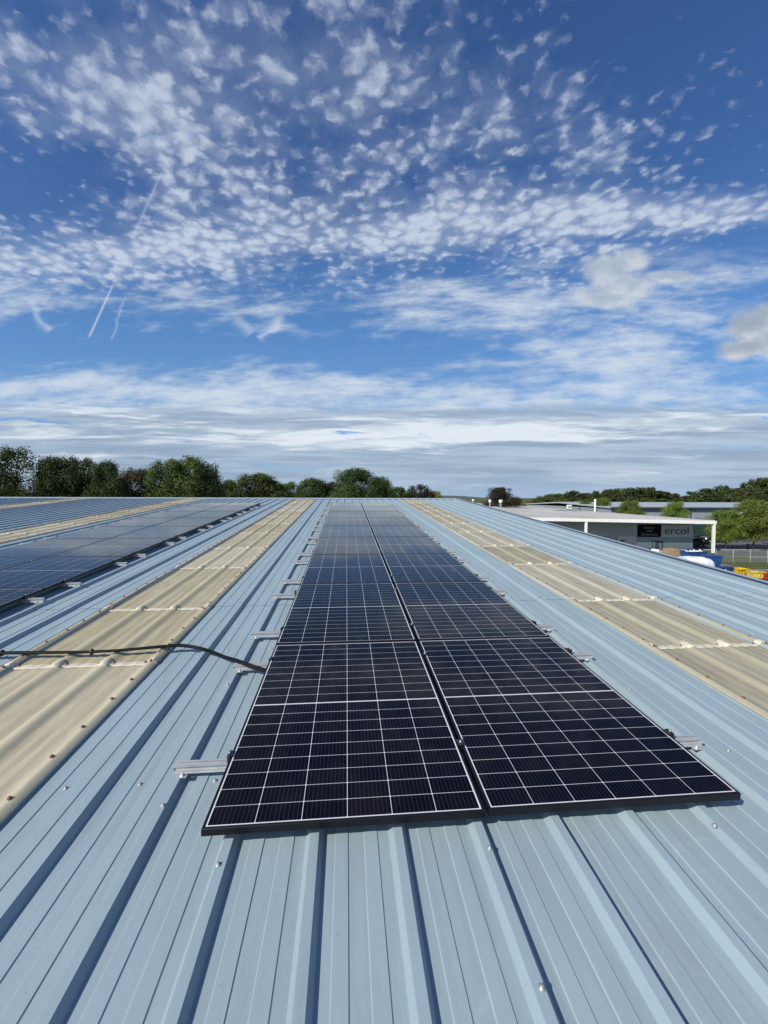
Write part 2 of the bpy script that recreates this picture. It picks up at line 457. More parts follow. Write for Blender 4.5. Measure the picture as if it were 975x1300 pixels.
# mounting rails with clamps
def make_rail():
    t_ = thing('mounting_rail', '-', 'mounting rail')
    h, w = .042, .034
    z0 = 0.0
    P = [(-w/2-.005, 0), (w/2+.005, 0), (w/2+.005, .003), (w/2, .003), (w/2, .014), (w/2-.007, .014), (w/2-.007, .030), (w/2, .030), (w/2, h), (.007, h), (.007, h-.012), (-.007, h-.012), (-.007, h), (-w/2, h), (-w/2, .003), (-w/2-.005, .003)]
    mb = MB(); Ln = 2.745
    a = [(0, -y, z) for y, z in P]; b = [(Ln, -y, z) for y, z in P]
    mb.quadstrip([a, b], True); 
    mb.box(0, .0015, -w/2+.001, w/2-.001, .001, h-.013); mb.box(Ln-.0015, Ln, -w/2+.001, w/2-.001, .001, h-.013)
    mb.build('rail', M['alu'], t_)
    for x in (.05, Ln-.05):
        bb = MB(); bb.lathe([(.012, .003), (.012, .006), (.008, .0065), (.007, .014), (.004, .017)], 8, (x, -w/2-.022, 0))
        bb.box(x-.02, x+.02, -w/2-.034, -w/2-.010, .0005, .003)
        bb.build('screw', M['alu'], t_)
    for x, s in ((.272-.017, 1), (.272+2*W_+GAP+.002, -1)):
        cb = MB(); cb.box(x, x+.014, -.022, .022, h-.002, h+.038)
        cb.box(min(x, x+s*.026), max(x+.014, x+.014+s*.010)-.0, -.0215, .0215, h+.0335, h+.0365)
        cl = cb.build('end_clamp', M['blackclamp'], t_)
        nb = MB(); nb.lathe([(.007, 0), (.007, .008), (.005, .009)], 6, (x+.007, 0, h+.038)); nb.build('bolt', M['steel'], cl)
    x = .272+W_+GAP/2
    cb = MB(); cb.box(x-.006, x+.006, -.024, .024, h-.006, h+.028); cb.box(x-.017, x+.017, -.0235, .0235, h+.0325, h+.0355)
    cl = cb.build('mid_clamp', M['blackclamp'], t_)
    nb = MB(); nb.lathe([(.006, 0), (.006, .007), (.004, .008)], 6, (x, 0, h+.0355)); nb.build('bolt', M['alu'], cl)
    return t_
rail = make_rail(); first = True
for arr in ('right', 'left'):
    where = 'central array' if arr == 'right' else 'far left array'
    for r_ in range(9):
        for q, off in enumerate((.33, 1.45)):
            y = r_*(L_+GAP)+off
            if r_ == 0: y += (.10, .02)[q]
            if r_ > 5: y -= .06
            p = rail if first else copy_tree(rail); first = False
            p.location = roof_pt(AX[arr]-.272+random.uniform(-.02, .02), y, RIB_Z+.002); p.rotation_euler = (SLOPE, 0, 0)
            tag(p, f'aluminium rail under the {where}, {("front","rear")[q]} one beneath {ORD[r_]} panel row from front', 'mounting rail', 'rails carrying the solar panels')

# black cables from one array to the other
cab = thing('solar_cable', 'pair of black cables tied together, crossing the cream rooflight between the two arrays', 'cable', roof_pt(0, 0), (SLOPE, 0, 0))
path = [(-3.3, 1.86, -.055), (-2.9, 1.86, -.05), (-2.4, 1.83, -.052), (-1.96, 1.815, -.048), (-1.6, 1.80, -.050), (-1.26, 1.805, -.052), (-.93, 1.84, -.046),
        (-.78, 1.855, -.044), (-.62, 1.82, -.054), (-.48, 1.725, -.052), (-.36, 1.605, -.040), (-.25, 1.505, -.025), (-.14, 1.435, -.030), (-.02, 1.39, -.046), (.12, 1.36, -.062), (.4, 1.35, -.07)]
def smooth(pts, n=6):
    out = []
    for i in range(len(pts)-1):
        p0, p1, p2, p3 = [Vector(pts[max(0, min(len(pts)-1, j))]) for j in (i-1, i, i+1, i+2)]
        for k in range(n):
            t_ = k/n
            out.append(.5*((2*p1)+(p2-p0)*t_+(2*p0-5*p1+4*p2-p3)*t_*t_+(3*p1-p0-3*p2+p3)*t_**3))
    out.append(Vector(pts[-1])); return out
sp = smooth(path)
for s in (0, 1):
    off = [Vector((0, -.011 if s else .011, (.004 if s else 0)+.003*math.sin(i*.21+s))) for i in range(len(sp))]
    MB().tube([p+d for p, d in zip(sp, off)], 0.0102, 8).build('cable', M['rubber'], cab)
for i in (16, 27, 38):
    p = sp[i]; n_ = sp[i+1]-sp[i]
    MB().tube([p-n_.normalized()*.004, p+n_.normalized()*.004], .0250, 10).build('cable_tie', M['blackclamp'], cab)
    
# ------------------------------------------------------------------ ground
def ground_mat():
    m, nt, b = new_mat('grass_land'); v = objcoord(nt)
    a = noise(nt, v, .03, 5, .6); c = noise(nt, v, 1.2, 6, .7)
    cc = mixc(nt, a.sstep(.35, .65), (.075, .095, .030), (.115, .115, .045))
    cc = mixc(nt, c.sstep(.4, .75)*.6, cc, (.05, .065, .022))
    nt.links.new(cc, b.inputs['Base Color']); b.inputs['Roughness'].default_value = .9
    b.inputs['Specular IOR Level'].default_value = .1
    return m
M['grass'] = ground_mat()
M['asphalt'] = mat('asphalt', (.085, .083, .08), .85, c2=(.06, .06, .06), scale=.8)
M['carpark'] = mat('worn_asphalt', (.115, .108, .095), .85, c2=(.085, .08, .072), scale=.5)
M['concrete'] = mat('yard_concrete', (.20, .195, .185), .85, c2=(.14, .135, .13), scale=.6)
M['kerb'] = mat('kerb_stone', (.36, .35, .33), .8, scale=2)
M['paint'] = mat('road_paint', (.62, .62, .60), .7, scale=3)
def flat(name, lat0, lat1, d0, d1, z, m):
    mb = MB(); mb.face([W(lat0, d0, z), W(lat1, d0, z), W(lat1, d1, z), W(lat0, d1, z)])
    return tag(mb.build(name, m), kind='structure')
mb = MB(); G = 4000
n = 8
for i in range(n):
    for j in range(n):
        x0, x1 = -G+2*G*i/n, -G+2*G*(i+1)/n; y0, y1 = -G+2*G*j/n, -G+2*G*(j+1)/n
        mb.face([(x0, y0, 0), (x1, y0, 0), (x1, y1, 0), (x0, y1, 0)])
tag(mb.build('ground', M['grass']), kind='structure')
flat('yard', 8, 41.5, 2, 63, .006, M['concrete'])
flat('yard_apron', 41.5, 75, 2, 47.3, .006, M['concrete'])
flat('road', 49.8, 160, 53.6, 64.6, .006, M['asphalt'])
flat('car_park', 49.8, 160, 65.2, 96, .006, M['carpark'])
for a, b in ((64.65, 65.1),):
    mb = MB(); p = [W(49.8, a), W(160, a), W(160, b), W(49.8, b)]
    mb.face([q+Vector((0, 0, .12)) for q in p])
    for i in range(4): mb.face([p[i], p[(i+1) % 4], p[(i+1) % 4]+Vector((0, 0, .12)), p[i]+Vector((0, 0, .12))])
    tag(mb.build('kerb', M['kerb']), kind='structure')
flat('road_marking', 50, 160, 57.0, 57.25, .011, M['paint'])
for k in range(9):
    flat('parking_bay_line', 52+k*2.6, 52.12+k*2.6, 72, 76.8, .011, M['paint'])
# low far hills on the horizon
mb = MB(); ringA, ringB, ringC = [], [], []
for i in range(61):
    lat = -2600+i*90; d = 3000+200*math.sin(i*.7)
    hh = 9+7*math.sin(i*.23+1.0)+4*math.sin(i*.61)
    ringA.append(W(lat, d-500, -1)); ringB.append(W(lat, d, max(3, hh+6))); ringC.append(W(lat, d+600, -1))
mb.quadstrip([ringA, ringB, ringC], False, True)
tag(mb.build('hills', mat('far_hill_fields', (.07, .09, .05), .95, c2=(.05, .065, .04), scale=.01)), kind='structure')

# ------------------------------------------------------------------ neighbouring factory
RZF = -PSI-.07
M['froof'] = mat('grey_felt_roof', (.52, .50, .445), .8, c2=(.38, .365, .325), scale=.15, stretch=(1, .25, 1))
M['white'] = mat('white_paint', (.80, .80, .78), .5, var=.04, scale=2)
M['greyclad'] = mat('grey_cladding', (.44, .465, .49), .5, var=.08, scale=.6)
M['blueclad'] = mat('blue_grey_cladding', (.30, .37, .42), .5, var=.08, scale=.8)
M['door'] = mat('grey_door', (.52, .53, .54), .5, var=.05)
M['sign_dark'] = mat('dark_sign_board', (.005, .006, .016), .6, var=.1, spec=.1)
M['sign_light'] = mat('pale_sign_board', (.45, .50, .52), .45, var=.05)
M['letter_grey'] = mat('grey_lettering', (.26, .27, .30), .5, var=.03)
M['letter_dark'] = mat('dark_lettering', (.012, .022, .03), .5, var=.03)
M['glassd'] = mat('dark_glass', (.015, .018, .022), .08, var=.1)
fac = thing('factory', 'long low factory with pale grey flat roof, white fascia and canopy posts beside the warehouse', 'building', W(48.6, 61.6), (0, 0, RZF))
mb = MB()
def slab(z):   # roof falls gently to the right-hand corner
    return [(-62, -.05, z+.75), (.12, -.05, z), (.12, 190, z), (-62, 190, z+.75)]
lo, hi = slab(4.46), slab(4.80)
mb.face(hi); mb.face(lo[::-1])
for i in range(4): mb.face([lo[i], lo[(i+1) % 4], hi[(i+1) % 4], hi[i]])
mb.build('roof', M['froof'], fac)
mb = MB()
def fas(y0, y1, za, zb):
    a = [(-62, za+.75), (.2, za), (.2, zb), (-62, zb+.75)]; mb.prism(a, y0, y1)
fas(-.30, -.06, 4.26, 4.72)
mb.build('fascia', M['white'], fac)
mb = MB(); mb.box(.13, .3, .0, 190, 4.3, 4.72); mb.build('side_fascia', M['froof'], fac)
mb = MB(); mb.box(-62, 0, 4.5, 4.7, 1.86, 4.44); mb.box(-.2, 0, 4.71, 189, .0, 4.44)
for k in range(1, 30): mb.box(-62, -9, 4.47, 4.498, 1.9+k*.085, 1.9+k*.085+.03) if k < 29 else None
w_ = mb.build('wall', M['greyclad'], fac)
mb = MB(); mb.box(-62, -.002, 4.52, 4.69, 1.0, 1.858)
for k in range(5): mb.box(-8.6, -.004, 4.485, 4.518, 1.03+k*.16, 1.03+k*.16+.05)
mb.build('wall_band', M['blueclad'], fac)
mb = MB(); mb.box(-62, -.003, 4.46, 4.70, 0, .998); mb.build('dado', M['white'], fac)
for x in (-.05, -18.3, -36.5):
    mb = MB(); mb.box(x-.16, x+.16, -.26, .06, 0, 4.25+max(0, -x)*.012); mb.build('post', M['white'], fac)
d0 = MB().box(-11.6, -10.15, 4.38, 4.455, 0, 1.98).build('door', M['door'], fac)
MB().box(-11.1, -10.4, 4.365, 4.379, 1.15, 1.38).build('window', M['glassd'], d0)
d1 = MB().box(-10.1, -8.65, 4.38, 4.455, 0, 1.98).build('door', M['door'], fac)
MB().box(-9.9, -9.8, 4.33, 4.379, .9, 1.1).build('handle', M['steel'], d1)
s1 = MB().box(-8.5, -4.95, 4.36, 4.44, 1.88, 3.86).build('sign', M['sign_dark'], fac)
s2 = MB().box(-4.9, -.12, 4.36, 4.44, 1.88, 3.86).build('sign', M['sign_light'], fac)
def text(body, size, x, z, y, m, parent, sx=1.0, bold=0.0):
    cu = bpy.data.curves.new('lettering', 'FONT'); cu.body = body; cu.size = size; cu.align_x = 'CENTER'; cu.align_y = 'CENTER'; cu.extrude = .012; cu.offset = bold
    o = bpy.data.objects.new('lettering_curve', cu); col.objects.link(o)
    dg = bpy.context.evaluated_depsgraph_get(); me = bpy.data.meshes.new_from_object(o.evaluated_get(dg))
    bpy.data.objects.remove(o); me.materials.clear(); me.materials.append(m)
    q = link('lettering', me, parent, (x, y, z), (R(90), 0, 0)); q.scale = (sx, 1, 1); return q
text('factory', .52, -6.72, 3.36, 4.34, M['letter_grey'], s1, 1.1)
text('and', .52, -6.72, 2.83, 4.34, M['letter_grey'], s1, 1.1)
text('showroom', .52, -6.72, 2.28, 4.34, M['letter_grey'], s1, 1.1)
text('ercol', 1.62, -2.55, 2.88, 4.34, M['letter_dark'], s2, 1.12)
for x0, x1, y0, y1 in ((-17, -10, 60, 74), (-8, -3, 40, 47), (-30, -24, 40, 60)):
    zz = 4.82+.0121*(-(x0+x1)/2)+.03
    MB().prism([(x0, 4.80-.0121*x0+.004), (x1, 4.80-.0121*x1+.004), (x1, 4.80-.0121*x1+.10), (x0, 4.80-.0121*x0+.10)], y0, y1).build('rooflight', mat('grey_rooflight', (.17, .185, .20), .35), fac)

def flue(name, lat, dep, zb, h, r, label, cap, group=None):
    t_ = thing(name, label, 'roof vent', W(lat, dep, zb), (0, 0, RZF), group)
    MB().lathe([(r*.7, 0), (r*.7, h*.62)], 12).build('pipe', M['steel'] if cap else M['white'], t_)
    MB().lathe([(r, h*.60), (r*1.15, h*.62), (r*1.15, h*.97), (r*.8, h)], 12).build('cowl', M['white'], t_)
    return t_
zr = 5.02
flue('roof_vent', 50.2, 236, 4.9, 2.3, .55, 'white cowled roof vent at the far end of the factory roof, nearest the ridge line', 1, 'vents on the factory roof')
flue('roof_vent', 35.4, 140, 5.05, 2.4, .36, 'slim roof vent with white cowl on the factory roof, middle one of three', 1, 'vents on the factory roof')
flue('roof_vent', 37.9, 136, 5.0, 2.4, .52, 'wide roof vent with white cowl on the factory roof, rightmost of three', 1, 'vents on the factory roof')
fl = thing('flue_pipe', 'tall slim white flue pipe standing on the factory roof', 'flue', W(47.9, 95, 4.84))
MB().lathe([(.17, 0), (.17, 2.5), (.17, 2.5)], 12).build('pipe', M['white'], fl)
MB().lathe([(.22, 2.5), (.24, 2.55), (.24, 2.85), (.1, 2.95)], 12).build('cap', M['white'], fl)
MB().lathe([(.32, 0), (.30, .06), (.19, .22)], 12).build('collar', M['froof'], fl)
ru = thing('rooftop_unit', 'small white ventilation box on the far right edge of the factory roof', 'rooftop unit', W(52.2, 118, 4.83), (0, 0, RZF))
MB().box(-.55, .55, -.5, .5, .25, 1.3).build('case', M['white'], ru)
MB().box(-.5, .5, -.52, -.501, .5, 1.0).build('grille', M['steel'], ru)
for x in (-.45, .45): MB().box(x-.04, x+.04, -.4, .4, 0, .249).build('leg', M['steel'], ru)

# far grey warehouse
M['farwall'] = mat('grey_panel_wall', (.27, .30, .33), .5, var=.05, scale=.3)
M['farroof'] = mat('pale_green_grey_roof', (.36, .40, .40), .5, var=.06, scale=.3)
M['gutter'] = mat('dark_gutter', (.035, .045, .06), .5)
fb = thing('far_warehouse', 'long grey warehouse with pale roof and dark gutter behind the roadside trees', 'building', W(54.8, 101), (0, 0, -PSI))
mb = MB(); mb.box(0, 82, 0, 60, 0, 5.55)
for k in range(41): mb.box(k*2+.0, k*2+.05, -.03, -.001, 0, 5.5)
mb.build('wall', M['farwall'], fb)
mb = MB(); mb.prism([], 0, 0) if False else None
P = [(-.5, 5.86), (30, 6.85), (60.5, 5.86), (60.5, 5.6), (30, 6.5), (-.5, 5.6)]
a = [(-.4, y, z) for y, z in P]; b = [(82.4, y, z) for y, z in P]
mb.face(a[::-1]); mb.face(b)
for i in range(6): mb.face([a[i], a[(i+1) % 6], b[(i+1) % 6], b[i]])
mb.build('roof', M['farroof'], fb)
MB().box(-.45, 82.45, -.75, -.52, 5.5, 5.9).build('gutter', M['gutter'], fb)
for x in (19.2, 44, 68): MB().box(x-.09, x+.09, -.2, -.04, 0, 5.49).build('downpipe', M['gutter'], fb)
MB().box(28.5, 31.8, -.12, -.04, 4.05, 5.1).build('panel', M['white'], fb)
MB().box(34, 38.5, -.1, -.04, 0, 3.8).build('door', M['door'], fb)
fs = thing('shed', 'small white roofed shed between hedge trees beyond the factory roof', 'building', W(76, 190), (0, 0, -PSI))
MB().box(-4, 4, 0, 8, 0, 3.6).build('wall', M['farwall'], fs)
MB().prism([(-4.3, 3.6), (4.3, 3.6), (4.3, 3.8), (0, 4.7), (-4.3, 3.8)], -.3, 8.3).build('roof', M['white'], fs)

# ------------------------------------------------------------------ yard: skips, bins, crates, forklift
def paint(n, c): return mat(n, c, .5, c2=tuple(q*.62 for q in c), scale=2.5)
M['yellow'] = paint('yellow_skip_paint', (.72, .46, .012)); M['yellow2'] = paint('pale_yellow_skip_paint', (.74, .58, .10))
M['red'] = paint('red_skip_paint', (.42, .045, .03)); M['blue'] = paint('blue_skip_paint', (.02, .085, .27))
M['bluebin'] = paint('navy_bin_plastic', (.012, .035, .13)); M['green'] = paint('green_box_paint', (.02, .07, .045))
M['wood'] = mat('crate_wood', (.42, .29, .16), .7, c2=(.30, .20, .11), scale=3)
M['sheet'] = mat('white_sheeting', (.78, .78, .76), .5, var=.04, scale=2, bump=.3)
def skip(name, label, lat, dep, w, d, h, m, rz=0.0, fill=None, group='skips in the yard'):
    t_ = thing(name, label, 'skip', W(lat, dep), (0, 0, -PSI+rz), group)
    mb = MB(); tp = .16*h; th = .03; z0 = .12
    def ring(x, e, z): return [(-w/2+e, -d/2+x, z), (w/2-e, -d/2+x, z), (w/2-e, d/2-x*.4, z), (-w/2+e, d/2-x*.4, z)]
    mb.quadstrip([ring(tp*1.4, tp*.5, z0), ring(0, 0, h), ring(th, th, h), ring(tp*1.4+th, tp*.5+th, z0+.04)])
    mb.face(ring(tp*1.4, tp*.5, z0)[::-1]); mb.face(ring(tp*1.4+th, tp*.5+th, z0+.04))
    mb.build('body', m, t_)
    rb = MB(); e = .035
    for (x0, x1, y0, y1) in ((-w/2-e, w/2+e, -d/2-e, -d/2-.001), (-w/2-e, w/2+e, d/2+.001, d/2+e), (-w/2-e, -w/2-.001, -d/2, d/2), (w/2+.001, w/2+e, -d/2, d/2)):
        rb.box(x0, x1, y0, y1, h-.07, h+.012)
    rb.build('rim', m, t_)
    for x in (-w*.25, w*.25): MB().box(x-.1, x+.1, -d/2+.15, d/2-.1, 0, .119).build('fork_pocket', M['rubber'], t_)
    rib = MB()
    for x in (-w*.3, 0, w*.3): rib.box(x-.03, x+.03, -d/2-.02+tp*.3, -d/2+.05+tp*.5, .3*h, h-.075)
    rib.build('stiffener', m, t_)
    if fill:
        fb_ = MB()
        for i in range(14):
            x, y = random.uniform(-w*.38, w*.38), random.uniform(-d*.35, d*.35); s = random.uniform(.12, .28)
            a = random.uniform(0, 3)
            c_, s_ = math.cos(a)*s, math.sin(a)*s
            zz = h-.25+random.uniform(0, .35)
            fb_.face([(x-c_, y-s_, zz-.2), (x+c_, y+s_, zz-.15), (x+c_*.8, y+s_, zz+.15), (x-c_*.9, y-s_*.7, zz+.1)])
            fb_.box(x-s*.6, x+s*.6, y-s*.5, y+s*.5, zz-.3, zz)
        fb_.build('waste', fill, t_)
    return t_
skip('skip', 'bright yellow tipping skip on the grass edge of the yard, left of a paler one', 36.9, 43.2, 1.35, 1.1, .78, M['yellow'], .12)
skip('skip', 'pale yellow tipping skip between the bright yellow skip and the red one', 37.0, 41.4, 1.1, 1.0, .76, M['yellow2'], -.1)
skip('skip', 'red tipping skip at the right end of the row of skips', 37.9, 40.9, 1.3, 1.0, .75, M['red'], -.05)
skip('skip', 'long open blue skip heaped with pale waste below the factory canopy', 37.1, 50, 2.3, 1.4, 1.72, M['blue'], .05, M['sheet'])
skip('skip', 'tall blue skip beside the white sheeted heap, right of the long blue one', 36.2, 46, 1.4, 1.4, 1.74, M['blue'], -.15)
bx = thing('storage_box', 'low dark green storage box left of the yellow skips', 'box', W(37.6, 45), (0, 0, -PSI))
MB().box(-.5, .5, -.4, .4, .06, .56).build('body', M['green'], bx); MB().box(-.53, .53, -.43, .43, .562, .62).build('lid', M['green'], bx)
bn = thing('wheeled_bin', 'navy blue four wheeled bin with a pale sticker beside the white sheeted heap', 'bin', W(34.4, 42), (0, 0, -PSI))
MB().box(-.55, .55, -.45, .45, .16, 1.02, .09).build('body', M['bluebin'], bn)
mb = MB(); mb.quadstrip([[(-.6, -.5, 1.022), (.6, -.5, 1.022), (.6, .5, 1.022), (-.6, .5, 1.022)], [(-.6, -.5, 1.07), (.6, -.5, 1.07), (.6, .5, 1.07), (-.6, .5, 1.07)], [(-.5, -.3, 1.16), (.5, -.3, 1.16), (.5, .35, 1.16), (-.5, .35, 1.16)]]); mb.face([(-.5, -.3, 1.16), (.5, -.3, 1.16), (.5, .35, 1.16), (-.5, .35, 1.16)])
mb.build('lid', M['bluebin'], bn)
MB().lathe([(.10, 0), (.10, .006)], 14, (-.3, -.46, .86), 'y').build('sticker', M['white'], bn)
for x in (-.4, .4):
    for y in (-.3, .3): MB().lathe([(.08, -.025), (.08, .025)], 10, (x, y, .08), 'x').build('wheel', M['rubber'], bn)
# white sheeted heap: rounded, sagging sheet over stacked goods
t_ = thing('sheeted_heap', 'rounded heap of goods under white sheeting in front of the blue skips', 'covered goods', W(31.9, 43.2), (0, 0, -PSI))
mb = MB(); rings = []
for zf, e in ((0, 1.0), (.25, 1.0), (.5, .99), (.72, .97), (.86, .91), (.95, .78), (1.0, .5), (1.0, .12)):
    ring = []
    for i in range(40):
        a = 2*math.pi*i/40; c_, s_ = math.cos(a), math.sin(a)
        x = 1.95*e*math.copysign(abs(c_)**.35, c_); y = 1.0*e*math.copysign(abs(s_)**.45, s_)
        w = .05*math.sin(a*9+zf*2)*(1-zf)+.03*math.sin(a*17)
        ring.append((x*(1+w*.4), y*(1+w), 1.93*zf+.05*math.sin(x*1.7+1)*zf+.03*math.sin(y*5+x*2)*zf))
    rings.append(ring)
mb.quadstrip(rings, True, True); mb.face(rings[-1])
mb.build('sheeting', M['sheet'], t_)
mb = MB()
for s in (-1.1, 0, 1.1): mb.tube([(s, -1.04, .1), (s, -1.03, 1.3), (s, -.8, 1.85), (s, 0, 2.02), (s, .8, 1.85), (s, 1.03, .3)], .02, 6)
mb.build('strap', M['steel'], t_)
def crate(label, lat, dep, w, d, h, rz):
    t_ = thing('wooden_crate', label, 'crate', W(lat, dep), (0, 0, -PSI+rz), 'wooden crates in the yard')
    mb = MB(); n_ = 6
    for k in range(n_):
        z0 = .14+k*(h-.14)/n_; z1 = z0+(h-.14)/n_-.025
        mb.box(-w/2, w/2, -d/2, -d/2+.025, z0, z1); mb.box(-w/2, w/2, d/2-.025, d/2, z0, z1)
        mb.box(-w/2, -w/2+.025, -d/2+.026, d/2-.026, z0, z1); mb.box(w/2-.025, w/2, -d/2+.026, d/2-.026, z0, z1)
    mb.box(-w/2+.03, w/2-.03, -d/2+.03, d/2-.03, .13, h*.9)
    mb.build('slats', M['wood'], t_)
    mb = MB()
    for x in (-w/2, w/2-.08):
        for y in (-d/2-.03, d/2+.002): mb.box(x, x+.08, y, y+.028, .1, h)
    mb.build('corner_posts', M['wood'], t_)
    mb = MB()
    for x in (-w/2, -.06, w/2-.12): mb.box(x, x+.12, -d/2, d/2, 0, .1)
    mb.build('skid', M['wood'], t_)
crate('tall slatted wooden crate by the factory dado, left of its open fronted neighbour', 35.75, 52, 1.25, 1.1, 1.78, .03)
crate('slatted wooden crate beside the long blue skip, slightly lower and right of its twin', 37.05, 51.8, 1.1, 1.1, 1.68, -.06)
fk = thing('forklift', 'white and dark forklift truck parked against the factory dado', 'forklift', W(38.0, 58), (0, 0, -PSI+.5))
MB().prism([(-.55, .25), (.55, .25), (.55, .75), (.1, .82), (-.35, 1.0), (-.55, .95)], -.5, .5).build('body', M['white'], fk)
mb = MB()
for x, z0 in ((-.42, .95), (.42, .8)):
    for y in (-.45, .39): mb.box(x-.03, x+.03, y, y+.06, z0, 2.05)
mb.box(-.5, .5, -.5, .5, 2.051, 2.11); mb.build('cab_guard', M['rubber'], fk)
mb = MB(); mb.box(.56, .66, -.4, -.3, .1, 2.0); mb.box(.56, .66, .3, .4, .1, 2.0); mb.box(.57, .65, -.29, .29, 1.8, 1.9); mb.box(.57, .65, -.29, .29, .5, .6); mb.build('mast', M['blackclamp'], fk)
for y in (-.3, .2): MB().prism([(.67, .1), (.74, .1), (1.6, .1), (1.6, .06), (.67, .06)], y, y+.1).build('fork', M['steel'], fk)
for x in (-.36, .36):
    for y in (-.52, .52): MB().lathe([(.24, -.08), (.27, -.05), (.27, .05), (.24, .08)], 14, (x, y, .27), 'y').build('wheel', M['rubber'], fk)
MB().box(-.3, .0, -.25, .25, .98, 1.15).build('seat', M['rubber'], fk)
gc = thing('shipping_container', 'dark green shipping container by the hedge at the back of the car park', 'container', W(67.2, 90), (0, 0, -PSI))
mb = MB(); mb.box(-1.6, 1.6, -1.2, 1.2, .12, 2.4)
for k in range(14): mb.box(-1.55+k*.225, -1.45+k*.225, -1.24, -1.201, .25, 2.25)
mb.build('body', mat('container_green', (.02, .05, .04), .5), gc)
MB().box(-1.62, 1.62, -1.26, -1.2405, 2.26, 2.42).build('top_rail', M['green'], gc)
bo = thing('bollard', 'short black bollard at the kerb under the roadside tree', 'bollard', W(56.6, 64.9, .1))
MB().lathe([(.13, 0), (.13, .85), (.10, .93), (.03, .96)], 12).build('post', M['rubber'], bo); MB().lathe([(.18, 0), (.18, .04)], 12).build('base', M['blackclamp'], bo)

# wire fence between yard and road
M['fence'] = mat('galvanised_fence', (.42, .44, .45), .5, metal=.4)
fe = thing('mesh_fence', 'galvanised wire mesh fence between the grass verge and the road', 'fence', W(41.6, 52.2), (0, 0, -PSI))
for k in range(13):
    x = k*2.15
    MB().lathe([(.035, 0), (.035, 1.5), (.012, 1.53)], 8, (x, 0, 0)).build('post', M['fence'], fe)
    if k == 12: break
    mb = MB()
    for z in (.08, .75, 1.42): mb.box(x+.04, x+2.11, -.012, .012, z, z+.03)
    for j in range(1, 27): mb.box(x+.04+j*.077-.005, x+.04+j*.077+.005, -.005, .005, .112, 1.418)
    mb.build('mesh_panel', M['fence'], fe)

# cars
def make_car():
    t_ = thing('parked_car', '-', 'car')
    side = [(-2.1, .35), (-2.15, .7), (-2.0, .92), (-1.2, .98), (1.15, .95), (1.95, .82), (2.12, .62), (2.1, .32), (-1.7, .25)]
    mb = MB(); rings = []
    for y, e in ((-.86, .95), (-.80, 1.0), (.80, 1.0), (.86, .95)): rings.append([(x*e, y, .55+(z-.55)*(.92 if e < 1 else 1)) for x, z in side])
    mb.quadstrip(rings); mb.face(rings[0][::-1]); mb.face(rings[-1])
    body = mb.build('body', M['carpaint'], t_)
    mb = MB(); lo = [(-1.75, .955), (1.0, .955)]
    b0 = [(-1.75, -.78, .95), (1.05, -.78, .94), (1.05, .78, .94), (-1.75, .78, .95)]; b1 = [(-1.35, -.62, 1.40), (.25, -.62, 1.42), (.25, .62, 1.42), (-1.35, .62, 1.40)]
    mb.quadstrip([b0, b1]); mb.build('window', M['glassd'], t_)
    mb = MB(); b2 = [(x*.97, y*.97, z+.045) for x, y, z in b1]; mb.quadstrip([b1, b2]); mb.face(b2); mb.build('roof', M['carpaint'], t_)
    for x in (-1.32, 1.3):
        for y in (-.80, .80):
            w = MB().lathe([(.25, -.1), (.32, -.08), (.32, .08), (.25, .1)], 16, (x, y, .32), 'y').build('wheel', M['rubber'], t_)
            MB().lathe([(.19, -.112), (.19, .112)], 10, (x, y, .32), 'y').build('rim', M['alu'], w)
    for y in (-.6, .6):
        MB().box(2.0, 2.09, y-.17, y+.17, .62, .76).build('headlight', M['alu'], t_)
        MB().box(-2.14, -2.07, y-.17, y+.17, .7, .84).build('tail_light', M['red'], t_)
    for y in (-.93, .93): MB().box(.72, .86, y-.09, y+.09, .93, 1.06).build('mirror', M['carpaint'], t_)
    return t_
M['carpaint'] = mat('dark_car_paint', (.010, .012, .018), .16, var=.1)
car = make_car()
for i, (lat, dep, rz, lab) in enumerate(((51.6, 69.5, 0.0, 'dark car parked close to the factory corner, nearest of the group'),
                                         (56.0, 75.5, .35, 'dark car parked behind the white canopy post beside the factory end'),
                                         (60.5, 76, 2.9, 'dark car half hidden by the left roadside tree'))):
    c = car if i == 0 else copy_tree(car)
    c.location = W(lat, dep, .006); c.rotation_euler = (0, 0, -PSI+rz)
    tag(c, lab, 'car', 'cars in the car park')

# ------------------------------------------------------------------ trees
def leaf_mat(name, c, c2, c3=None):
    m, nt, b = new_mat(name); v = objcoord(nt)
    oi = nt.nodes.new('ShaderNodeObjectInfo')
    n1 = noise(nt, v, .9, 3, .6); n2 = noise(nt, v, 7, 3, .7)
    cc = mixc(nt, n1.sstep(.35, .65), c, c2)
    cc = mixc(nt, (n2.sstep(.45, .75)*.7), cc, c3 or tuple(q*1.5 for q in c))
    hs = nt.nodes.new('ShaderNodeHueSaturation'); nt.links.new(cc, hs.inputs['Color'])
    nt.links.new((X(nt, oi.outputs['Random'])*.5+.75).v, hs.inputs['Value'])
    nt.links.new((X(nt, oi.outputs['Random'])*.03+.485).v, hs.inputs['Hue'])
    nt.links.new(hs.outputs[0], b.inputs['Base Color'])
    b.inputs['Roughness'].default_value = .6; b.inputs['Specular IOR Level'].default_value = .25
    tr = nt.nodes.new('ShaderNodeBsdfTranslucent'); nt.links.new(hs.outputs[0], tr.inputs['Color'])
    mx = nt.nodes.new('ShaderNodeMixShader'); mx.inputs[0].default_value = .22
    nt.links.new(b.outputs[0], mx.inputs[1]); nt.links.new(tr.outputs[0], mx.inputs[2])
    nt.links.new(mx.outputs[0], nt.nodes['Material Output'].inputs['Surface'])
    return m
